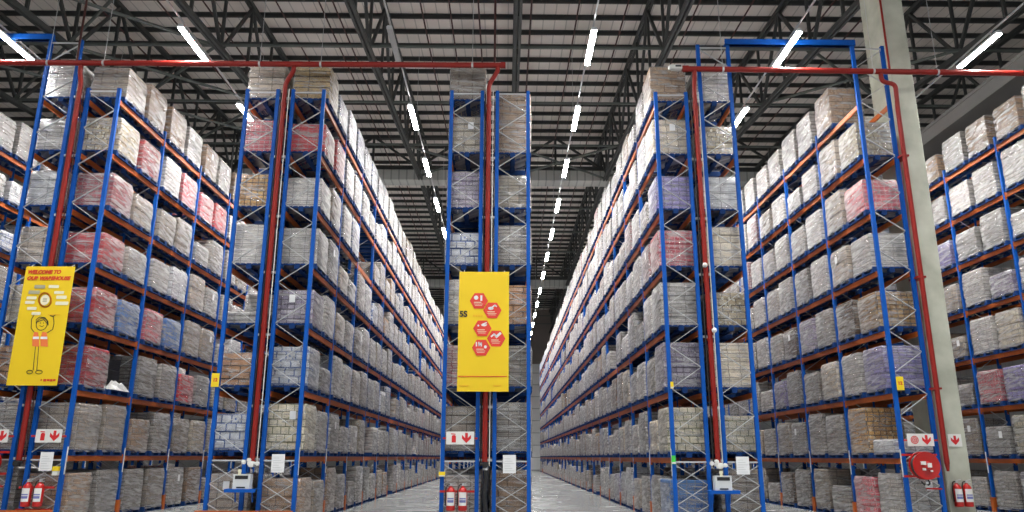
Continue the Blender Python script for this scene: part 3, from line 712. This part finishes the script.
def fire_sign(x0, x1, z0, z1, lab, pict, y=YF-.02, rail=None):
    t = thing('fire_sign', lab, 'sign', ((x0+x1)/2,y,z0), 'white fire equipment signs'); hw, h = (x1-x0)/2, z1-z0
    MB().box(-hw,hw,-.004,.004,0,h).build('sign_plate', M['white'], t)
    if hw > .2:
        b = MB(); arrow(b, hw*.45, h/2, h*3.6, -.008); b.build('arrow', M['signred'], t)
        if pict == 'extinguisher':
            b = MB(); cx = -hw*.45
            b.prism([(cx-.05,h*.15),(cx+.05,h*.15),(cx+.05,h*.62),(cx+.03,h*.72),(cx-.03,h*.72),(cx-.05,h*.62)],-.008,-.005).prism([(cx-.07,h*.78),(cx+.04,h*.76),(cx+.04,h*.82),(cx-.07,h*.86)],-.008,-.005)
            b.build('extinguisher_symbol', M['signred'], t)
        else:
            b = MB(); cx = -hw*.45; k = 20
            for r0, r1 in ((.095,.075),(.06,.04),(.022,.001)):
                for j in range(k):
                    a0, a1 = 2*PI*j/k, 2*PI*(j+1)/k
                    b.prism([(cx+r0*math.cos(a0),h/2+r0*math.sin(a0)),(cx+r0*math.cos(a1),h/2+r0*math.sin(a1)),(cx+r1*math.cos(a1),h/2+r1*math.sin(a1)),(cx+r1*math.cos(a0),h/2+r1*math.sin(a0))][::-1],-.008,-.005)
            b.build('hose_reel_symbol', M['signred'], t)
    else:
        b = MB(); arrow(b, 0, h/2, h*3.4, -.008); b.build('arrow', M['signred'], t)
    if rail: MB().box(rail[0]-(x0+x1)/2,rail[1]-(x0+x1)/2,.005,.02,h*.4,h*.55).build('mounting_rail', M['firered'], t)
    return t
fire_sign(-12.42,-11.87,1.87,2.17,'white fire sign with red down arrow at the left picture edge','hose', rail=(-12.6,-11.75))
fire_sign(-11.22,-10.6,1.87,2.18,'white extinguisher sign with arrow under the welcome banner','extinguisher', rail=(-11.33,-10.5))
fire_sign(-1.42,-.75,1.86,2.16,'white extinguisher sign with arrow under the 5S banner','extinguisher', rail=(-1.5,-.67))
fire_sign(9.68,10.32,1.86,2.15,'white hose reel sign with arrow above the red reel','hose', rail=(9.6,10.42))
fire_sign(10.97,11.3,1.86,2.16,'small white arrow sign on the concrete column','arrow', y=19.2)
def id_tag(x, z, w, h, lab, txt, mat='tagyellow', y=YF, tilt=0):
    t = thing('rack_tag', lab, 'tag', (x,y,z), 'yellow rack number tags')
    MB().box(-w/2,w/2,-.004,.002,0,h).build('tag_plate', M[mat], t)
    if txt:
        o = text(txt, .11, M['redink'], t, (0,-.006,h*.5), 0); o.rotation_euler = (PI/2,0,0)
    return t
def text(s, size, mat, parent, loc, shear=.25, bold=.006, name='lettering', align='CENTER'):
    cu = bpy.data.curves.new(name, 'FONT'); cu.body = s; cu.size = size; cu.align_x = align; cu.align_y = 'CENTER'; cu.shear = shear; cu.extrude = .001; cu.offset = bold; cu.materials.append(mat)
    tmp = bpy.data.objects.new('lettering_source', cu); C.objects.link(tmp); bpy.context.view_layer.update()
    me = bpy.data.meshes.new_from_object(tmp.evaluated_get(bpy.context.evaluated_depsgraph_get()))
    bpy.data.objects.remove(tmp); bpy.data.curves.remove(cu); me.name = name
    if not me.materials: me.materials.append(mat)
    o = link(name, me, parent, loc); o.rotation_euler = (PI/2,0,0); return o
id_tag(-7.09,3.2,.19,.33,'yellow number tag on the post of the second rack pair','12')
id_tag(9.69,3.19,.18,.33,'yellow number tag on the post beside the column','12')
# small marker tags clipped to posts
def marker(x, z, w, h, lab, mat):
    t = thing('post_marker', lab, 'tag', (x,YF-.005,z)); MB().box(-w/2,w/2,-.02,.02,0,h).build('marker_clip', M[mat], t)
    MB().box(-w/2,w/2,-.024,-.02,h*.05,h*.25).build('marker_window', M['white'], t)
marker(-1.5,1.12,.15,.11,'small yellow marker low on the left post under the 5S banner','tagyellow')
marker(rowx(1,0)-.02,1.42,.09,.2,'lime green marker on the front post of the fourth pair','lime')
marker(rowx(1,0)+.03,3.2,.07,.17,'small yellow marker higher on the front post of the fourth pair','tagyellow')
for x, z, lab in ((-10.6,1.12,'yellow-topped lamp on the frame below the welcome banner'),(9.76,1.13,'yellow-topped lamp on the frame left of the hose reel')):
    t = thing('beacon_lamp', lab, 'lamp', (x,18.66,z), 'yellow-topped lamps on the frames')
    MB().box(-.06,.06,-.05,.05,0,.1).build('lamp_base', M['white'], t); MB().extrude_z(rrect(.07,.06,.02),.1,.2).build('lamp_cap', M['tagyellow'], t)
    MB().box(-.03,.03,.05,.12,.02,.08).build('bracket', M['black'], t)
# white fittings by the fourth riser and the sensor at the pipe end
for x, z, lab in ((5.02,6.28,'white dome fitting on the fourth riser, upper one'),(5.15,4.62,'white dome fitting on the fourth riser, lower one')):
    t = thing('alarm_sounder', lab, 'alarm sounder', (x,18.5,z), 'white alarm sounders')
    MB().lathe([(.0,.06),(.06,.05),(.062,0),(.05,-.04),(.02,-.06),(0,-.062)],14,(0,0,0),'y').build('dome', M['white'], t, smooth=True)
    MB().box(-.02,.02,.05,.1,-.03,.03).build('bracket', M['galv'], t)
t = thing('security_camera', 'small white camera at the left end of the right red pipe', 'camera', (4.6,YP,11.8))
MB().box(-.14,.13,-.07,.07,-.05,.07).build('housing', M['white'], t); MB().box(-.05,.11,-.075,-.07,-.0,.05).build('window_panel', M['black'], t)
MB().lathe([(.0,-.16),(.05,-.15),(.055,-.02),(.04,0)],12,(-.18,.05,.0),'y').build('lens', M['white'], t, smooth=True); MB().bar((.1,0,.02),(.26,0,0),.03,.03).build('mount', M['galv'], t)

# ------------------------------------------------------------------ extinguishers and hose reels
def extinguisher(x, y, z, lab):
    t = thing('fire_extinguisher', lab, 'fire extinguisher', (x,y,z), 'red fire extinguishers'); t.scale = (1.15,1.15,1.15)
    MB().lathe([(.075,0),(.088,.01),(.09,.03),(.09,.36),(.083,.4),(.055,.44),(.03,.46),(.028,.48)],18).build('cylinder', M['firered'], t, smooth=True)
    lb = MB(); k = 8
    for a in range(k):
        a0, a1 = -PI/2-1.0+2.0*a/k, -PI/2-1.0+2.0*(a+1)/k
        for (r0, zz0, zz1) in ((.0915,.1,.36),): lb.add([(r0*math.cos(a0),r0*math.sin(a0),zz0),(r0*math.cos(a1),r0*math.sin(a1),zz0),(r0*math.cos(a1),r0*math.sin(a1),zz1),(r0*math.cos(a0),r0*math.sin(a0),zz1)],[(0,1,2,3)])
    l = lb.build('label', M['white'], t); ib = MB()
    for a in range(1,k-1):
        a0, a1 = -PI/2-1.0+2.0*a/k, -PI/2-1.0+2.0*(a+1)/k; r0 = .0925
        for zz0, zz1 in ((.16,.21),(.225,.25)): ib.add([(r0*math.cos(a0),r0*math.sin(a0),zz0),(r0*math.cos(a1),r0*math.sin(a1),zz0),(r0*math.cos(a1),r0*math.sin(a1),zz1),(r0*math.cos(a0),r0*math.sin(a0),zz1)],[(0,1,2,3)])
    ib.build('print', M['blueink'], l)
    MB().box(-.02,.02,-.02,.02,.48,.53).bar((-.0,-.02,.53),(.09,-.02,.55),.02,.012).bar((0,-.02,.5),(.09,-.02,.49),.02,.012).build('valve', M['galv'], t)
    MB().tube(bend([(-.02,0,.51),(-.07,0,.5),(-.105,-.01,.4),(-.1,-.01,.1)],.05),.012,6).build('hose', M['black'], t)
def ext_rail(x0, x1, y, z, lab):
    t = thing('mounting_rail', lab, 'rail', ((x0+x1)/2,y,z), 'red extinguisher rails'); hw = (x1-x0)/2
    MB().box(-hw,hw,-.015,.015,0,.05).box(-hw,hw,-.015,.015,-.5,-.45).build('rail_bar', M['firered'], t)
    for s in (-.14,.14): MB().box(s-.02,s+.02,-.03,-.012,-.02,.07).build('hook', M['galv'], t)
for cx, y, z, where in ((-11.0,18.56,.42,'below the welcome banner'),(-1.13,18.56,.36,'below the 5S banner')):
    ext_rail(cx-.41,cx+.41,y+.115,z+.4,'red rail carrying two extinguishers '+where)
    extinguisher(cx-.14,y,z,'left red fire extinguisher of the two '+where); extinguisher(cx+.14,y,z,'right red fire extinguisher of the two '+where)
extinguisher(10.96,19.1,.45,'left red fire extinguisher on the concrete column'); extinguisher(11.2,19.1,.45,'right red fire extinguisher on the concrete column')
def reel(x, z, lab):
    t = thing('hose_reel', lab, 'hose reel', (x,18.42,z), 'round red hose reels')
    for yy in (-.12,.08):
        d = MB().lathe([(.02,yy-.008),(.29,yy-.012),(.312,yy-.02),(.32,yy),(.312,yy+.02),(.02,yy+.008)],28,(0,0,0),'y'); d.build('flange', M['firered'], t, smooth=True)
    h = MB()
    for k in range(5):
        yy = -.095+k*.038
        h.lathe([(.18,yy-.017),(.27,yy-.017),(.285,yy),(.27,yy+.017),(.18,yy+.017)],24,(0,0,0),'y')
    h.build('coiled_hose', M['black'], t, smooth=True)
    hub = MB().lathe([(.0,-.19),(.07,-.185),(.09,-.15),(.1,-.13)],18,(0,0,0),'y'); hub.build('hub', M['firered'], t, smooth=True)
    for dx, dz, w, hh in ((-.09,.06,.1,.08),(.04,.01,.1,.1),(-.09,-.08,.06,.05),(.08,-.12,.04,.04)): MB().box(dx-w/2,dx+w/2,-.193,-.14,dz-hh/2,dz+hh/2).build('white_label', M['white'], t)
    MB().box(-.42,.42,.14,.17,.22,.27).box(-.42,.42,.14,.17,-.27,-.22).box(-.03,.03,.08,.15,-.27,.27).build('support_bracket', M['firered'], t)
    MB().tube(bend([(.05,.0,-.3),(.1,0,-.42),(.0,.05,-.46),(-.08,.05,-.36)],.06),.018,8).build('nozzle_hose', M['black'], t)
    MB().lathe([(.0,-.03),(.03,-.025),(.03,.02),(0,.025)],10,(.0,.0,-.47),'y').build('nozzle', M['white'], t)
    MB().tube([(.05,.12,-.52),(.42,.12,-.53)],.02,8).build('supply_pipe', M['firered'], t)
reel(9.86,1.41,'round red hose reel on the rack beside the concrete column')
reel(-12.13,1.4,'round red hose reel cut by the left picture edge')

# ------------------------------------------------------------------ orange end rails
for x0, x1, lab in ((rowx(-2,0)-.1,rowx(-2,1)+W+.08,'orange low guard rail in front of the first rack pair'),(rowx(-1,0)-.1,rowx(-1,1)+W+.08,'orange low guard rail in front of the second rack pair')):
    t = thing('guard_rail', lab, 'guard rail', ((x0+x1)/2,18.45,0), 'orange guard rails'); hw = (x1-x0)/2
    MB().box(-hw,hw,-.05,.05,.18,.35).build('rail_bar', M['orange'], t)
    for s in (-hw+.1,0,hw-.1): MB().box(s-.05,s+.05,-.04,.04,.0,.18).box(s-.09,s+.09,-.09,.09,0,.012).build('rail_post', M['orange'], t)

# ------------------------------------------------------------------ banners
def stroke(b, pts, w, y):
    pts = [Vector((p[0],p[1])) for p in pts]
    for p, q in zip(pts, pts[1:]):
        d = (q-p); 
        if d.length < 1e-5: continue
        d.normalize(); n = Vector((-d.y,d.x))*w/2; e = d*w*.3
        b.prism([tuple(p-e+n)[::1],tuple(p-e-n),tuple(q+e-n),tuple(q+e+n)], y, y+.002)
def oval(cx, cz, rx, rz, n=18, a0=0, a1=2*PI): return [(cx+rx*math.cos(a0+(a1-a0)*k/n), cz+rz*math.sin(a0+(a1-a0)*k/n)) for k in range(n+1)]
def cloth(hw, h, mat, parent, wav):
    b = MB(); nx, nz = 12, 20; vs = []
    for yy in (0,.006):
        for i in range(nx+1):
            for j in range(nz+1):
                u, v = i/nx, j/nz; vs.append(((u-.5)*2*hw, yy + .006*math.sin(u*wav+v*3)*math.sin(v*5), v*h))
    n1 = (nx+1)*(nz+1); fs = []
    for i in range(nx):
        for j in range(nz):
            q = (i*(nz+1)+j,(i+1)*(nz+1)+j,(i+1)*(nz+1)+j+1,i*(nz+1)+j+1); fs.append(q); fs.append(tuple(n1+k for k in reversed(q)))
    for i in range(nx):
        a, c = i*(nz+1), (i+1)*(nz+1); fs.append((a,n1+a,n1+c,c)); fs.append((a+nz,c+nz,n1+c+nz,n1+a+nz))
    for j in range(nz):
        fs.append((j,j+1,n1+j+1,n1+j)); e = nx*(nz+1); fs.append((e+j,n1+e+j,n1+e+j+1,e+j+1))
    b.add(vs, fs); return b.build('banner_cloth', mat, parent, smooth=True)
YB = 18.42
wel = thing('banner', 'yellow welcome banner with red lettering and a drawn figure in an orange vest', 'banner', (-11.36,YB,3.19), 'yellow hanging banners')
cloth(.605,2.94,M['yellow'],wel,7)
def bp(px, py):      # drawing grid of the welcome banner (117 units tall) -> metres on the cloth
    t = (py-268)/117; u = (px-(26.5-19*t))/(51-4.5*t); return (-.605+1.21*u, 2.94*(1-t))
FY = -.009
text('WELCOME TO', .125, M['redink'], wel, (-.14,FY,2.79), bold=.009); text('OUR WAREHOUSE', .125, M['redink'], wel, (-.01,FY,2.63), bold=.009)
b = MB(); stroke(b, [bp(45.5+6.2*math.cos(a*PI/16),302+7*math.sin(a*PI/16)) for a in range(33)], .035, FY); b.build('ring', M['orangeink'], wel)
b = MB(); c0 = bp(45.5,302); b.prism(oval(c0[0],c0[1],.11,.13)[:-1],FY,FY+.002); b.build('ring_centre', M['paleink'], wel)
b = MB(); 
for dz in (.03,-.0,-.035): b.box(c0[0]-.05,c0[0]+.05,FY-.002,FY,c0[1]+dz-.008,c0[1]+dz+.008)
b.build('ring_text', M['greyink'], wel)
def clouds(lst, mat):
    for (xa,xb,ya,yb) in lst:
        p, q = bp((xa+xb)/2-(xb-xa)/2,(ya+yb)/2), bp((xa+xb)/2+(xb-xa)/2,(ya+yb)/2); hz = (yb-ya)*.0125
        b = MB(); b.prism([(p[0],p[1]-hz*.8),(p[0]+.02,p[1]-hz),(q[0]-.02,q[1]-hz),(q[0],q[1]-hz*.8),(q[0],q[1]+hz*.8),(q[0]-.02,q[1]+hz),(p[0]+.02,p[1]+hz),(p[0],p[1]+hz*.8)],FY,FY+.002); b.build('cloud_shape', mat, wel)
clouds([(35,46,287,290.5),(29,40.5,292.5,296)], M['greyink'])
clouds([(27,37,298.5,301.5),(25.5,35,303,306),(27.5,37,309,312),(32,41,314,317),(49.5,60,287,290),(55,65,293,296),(57,67.5,297.5,301),(56,69,303.5,307)], M['paleink'])
clouds([(48,60,316,317)], M['amberink'])
fig = MB(); lw = .016
stroke(fig, oval(*bp(42,326),.135,.15), lw, FY)
stroke(fig, [bp(36.5,326),bp(36.5,321.5),bp(40,319),bp(45,319.5),bp(48,323),bp(48.3,327)], lw, FY)
stroke(fig, [bp(37,324),bp(41,322.5),bp(44,321.5),bp(47,325)], lw, FY)
stroke(fig, [bp(34.5,334),bp(31.5,330),bp(32,321),bp(34.5,317)], lw, FY); stroke(fig, [bp(47,334.5),bp(52.5,331),bp(54,325),bp(53.5,318)], lw, FY)
stroke(fig, [bp(50.5,317.5),bp(53.3,318.5),bp(56,316.5)], lw, FY)
stroke(fig, [bp(40,327.5),bp(42,328.5),bp(44,327.3)], lw*.8, FY); 
for e in (40.5,43.8): stroke(fig, [bp(e,324.5),bp(e,325.3)], lw*.9, FY)
for xa, xb in ((35.5,32.8),(38.5,36.3)): stroke(fig, [bp(xa,348),bp(xb,370.5)], lw, FY)
for xa in (37.2,40.2): pass
stroke(fig, oval(*bp(29.6,372.3),.07,.045,14), lw, FY); stroke(fig, oval(*bp(38.2,372.3),.08,.045,14), lw, FY)
fig.build('figure_outline', M['blackink'], wel)
v = MB()
for s in ((32.5,39),(40.3,47.3)): v.prism([bp(s[0],347.5),bp(s[1],348),bp(s[1],340),bp(s[1]-.8,334),bp(s[0]+2,333.5),bp(s[0],340)],FY,FY+.002)
v.build('vest', M['vest'], wel)
v = MB()
for s in ((33,39),(40.3,47)): v.prism([bp(s[0],340.6),bp(s[1],340.6),bp(s[1],338.2),bp(s[0]+.5,338.2)],FY-.002,FY)
v.build('vest_stripe', M['paper'], wel)
mk = MB()
for k, (xa, w) in enumerate(((39.5,.03),(42,.07),(45.2,.07),(48.2,.06),(51,.06))): p = bp(xa,380); mk.box(p[0],p[0]+w,FY-.001,FY+.001,p[1]-.02-.01*(k%2),p[1]+.028)
mk.build('small_print', M['redink'], wel)
for s in (-.5,.5): MB().tube([(s,.005,2.93),(s,.15,3.02)],.008,6).build('tie', M['white'], wel)

fs = thing('banner', 'yellow 5S banner with red hexagons between the middle racks', 'banner', (-.55,YB,3.09), 'yellow hanging banners')
cloth(.62,2.96,M['yellow'],fs,5)
def bq(px, py): return ((px-483.2)*.0249, (391.7-py)*.025)
for k, (px, py) in enumerate(((478.2,303),(491.7,312.5),(482,330.5),(495.7,340.5),(481.2,349.5))):
    cx, cz = bq(px,py); b = MB(); b.prism([(cx+.225*math.cos(PI/3*j),cz+.225*math.sin(PI/3*j)) for j in range(6)],FY-.002,FY+.001); hx = b.build('hexagon', M['hexred'], fs)
    ic = MB(); y = FY-.004
    if k == 0: ic.prism(oval(cx-.07,cz+.08,.055,.055,12)[:-1],y,y+.002); ic.box(cx+.035,cx+.085,y,y+.002,cz+.0,cz+.14)
    elif k == 1: ic.prism(oval(cx-.04,cz+.05,.07,.04,12)[:-1],y,y+.002); stroke(ic,[(cx-.02,cz+.07),(cx+.06,cz+.13),(cx+.1,cz+.1)],.035,y)
    elif k == 2: ic.prism(oval(cx+.04,cz+.1,.075,.05,12,PI,2*PI),y,y+.002); ic.prism(oval(cx-.1,cz+.07,.025,.025,8)[:-1],y,y+.002); stroke(ic,[(cx+.0,cz+.1),(cx+.1,cz+.14)],.03,y)
    elif k == 3: stroke(ic,[(cx-.12,cz+.05),(cx-.05,cz+.11),(cx,cz+.06)],.04,y); stroke(ic,[(cx-.0,cz+.04),(cx+.1,cz+.13)],.06,y)
    else: stroke(ic,[(cx-.12,cz+.04),(cx-.12,cz+.13)],.03,y); stroke(ic,[(cx-.06,cz+.13),(cx-.06,cz+.05),(cx+.0,cz+.12),(cx+.0,cz+.04)],.035,y); ic.prism(oval(cx+.1,cz+.02,.035,.04,10)[:-1],y,y+.002)
    ic.build('white_icon', M['paper'], hx)
    tx = MB(); tx.box(cx-.12,cx+.06,y,y+.002,cz-.045,cz-.028).box(cx-.12,cx+.1,y,y+.002,cz-.085,cz-.075).box(cx-.1,cx+.08,y,y+.002,cz-.12,cz-.11); tx.build('caption_lines', M['paleink'], hx)
p = bq(463,316.5); text('5S', .2, M['blackink'], fs, (p[0],FY,p[1]), 0, .008)
sp = MB()
for xa, w in ((472.5,.05),(475,.05),(477.5,.05),(480,.06)): p = bq(xa,318); sp.box(p[0],p[0]+w,FY-.001,FY+.001,p[1]-.025,p[1]+.025)
sp.build('side_print', M['amberink'], fs)
sp = MB(); p = bq(459.2,377.3); q = bq(506.5,377.3); sp.box(p[0],q[0],FY-.001,FY+.001,p[1]-.01,p[1]+.01); sp.build('rule_line', M['redink'], fs)
sp = MB()
for xa, w in ((460.5,.22),(493,.2)): p = bq(xa,386); sp.box(p[0],p[0]+w,FY-.001,FY+.001,p[1]-.015,p[1]+.012)
sp.build('small_print', M['amberink'], fs)
for s in (-.5,.5): MB().tube([(s,.005,2.94),(s,.15,3.03)],.008,6).build('tie', M['white'], fs)

# ------------------------------------------------------------------ linear lamps over the aisles
ZLAMP = 12.62
ME_H = MB().box(-.075,.075,-.93,.93,.0,.07).box(-.05,.05,-.93,.93,.07,.09).mesh('housing', M['lamphouse'])
ME_D = MB().extrude_z([(-.07,-.91),(.07,-.91),(.07,.91),(-.07,.91)],-.03,.004).mesh('diffuser', M['lamp'])
ME_DO = MB().extrude_z([(-.065,-.91),(.065,-.91),(.065,.91),(-.065,.91)],-.03,.0).mesh('diffuser', M['lampoff'])
ME_CL = MB().tube([(0,-.6,.09),(0,-.6,.2)],.012,6).mesh('clip', M['galv'])
LAMPLIGHT = bpy.data.lights.new('lamp_light', 'AREA'); LAMPLIGHT.shape = 'RECTANGLE'; LAMPLIGHT.size = .13; LAMPLIGHT.size_y = 1.8; LAMPLIGHT.energy = 570.; LAMPLIGHT.spread = math.radians(110); LAMPLIGHT.color = (1,.985,.96)
AIS = {-3:(-13.75,9,'far left aisle'),-2:(-8.72,10,'aisle right of the welcome banner'),-1:(-3.16,16,'aisle left of the 5S banner'),0:(2.315,16,'aisle right of the 5S banner'),1:(7.82,10,'aisle left of the concrete column'),2:(13.2,9,'aisle right of the concrete column')}
for k, (x, n, lab) in AIS.items():
    t = thing('lamp_trunking', f'thin grey rail carrying lamps over the {lab}', 'lamp rail', (x,-6,ZLAMP+.2), 'lamp rails')
    ln = 6 + 18.9 + 4.57*(n-1) + 1.5
    MB().box(-.02,.02,0,ln,0,.04).build('rail', M['galv'], t)
    for yy in [y for y in (16,24.4,35.5,47.2,58,69) if y+6 < ln]: MB().tube([(0,yy+6,.04),(0,yy+6,bot_z(yy)-ZLAMP-.2)],.006,4).build('suspension_wire', M['galv'], t)
    for j in range(-3, n):
        if j == -2: continue
        y = 18.92 + 4.57*j; off = (k == -1 and j == 0)
        who = f'{ordn(j+1)} from near end' if j >= 0 else f'before the racks, {ordn(-j)} outward'
        t = thing('linear_lamp', ('unlit' if off else 'lit') + f' linear lamp, {who}, over {lab}', 'lamp', (x,y,ZLAMP), 'linear lamps')
        link('housing', ME_H, t); link('diffuser', ME_DO if off else ME_D, t)
        if not off:
            ld = LAMPLIGHT; lo = link('lamp_light', ld, t, (0,0,-.036))
        for s in (0,1): o = link('clip', ME_CL, t, (0,1.2*s,0))

# ------------------------------------------------------------------ world, camera, view
w = bpy.data.worlds.new('daylight'); sc.world = w; w.use_nodes = True
w.node_tree.nodes['Background'].inputs[0].default_value = (.9,.95,1,1); w.node_tree.nodes['Background'].inputs[1].default_value = 1.8
cd = bpy.data.cameras.new('camera'); cam = bpy.data.objects.new('camera', cd); C.objects.link(cam); sc.camera = cam
cd.sensor_fit = 'HORIZONTAL'; cd.sensor_width = 36; cd.lens = FPX/1024*36; cd.clip_end = 300; cd.clip_start = .1
fw = Vector((math.sin(YAW)*math.cos(PIT), math.cos(YAW)*math.cos(PIT), math.sin(PIT))); rt = Vector((math.cos(YAW),-math.sin(YAW),0)); up = rt.cross(fw)
r2 = rt*math.cos(ROL) + up*math.sin(ROL); u2 = -rt*math.sin(ROL) + up*math.cos(ROL)
cam.matrix_world = Matrix(((r2.x,u2.x,-fw.x,CAM.x),(r2.y,u2.y,-fw.y,CAM.y),(r2.z,u2.z,-fw.z,CAM.z),(0,0,0,1)))
sc.view_settings.view_transform = 'Standard'; sc.view_settings.look = 'None'; sc.view_settings.gamma = 1; sc.view_settings.use_curve_mapping = False
sc.view_settings.exposure = -1.35
sc.cycles.use_denoising = True; sc.cycles.max_bounces = 12; sc.cycles.diffuse_bounces = 10; sc.cycles.glossy_bounces = 4; sc.cycles.transparent_max_bounces = 12; sc.cycles.sample_clamp_indirect = 30
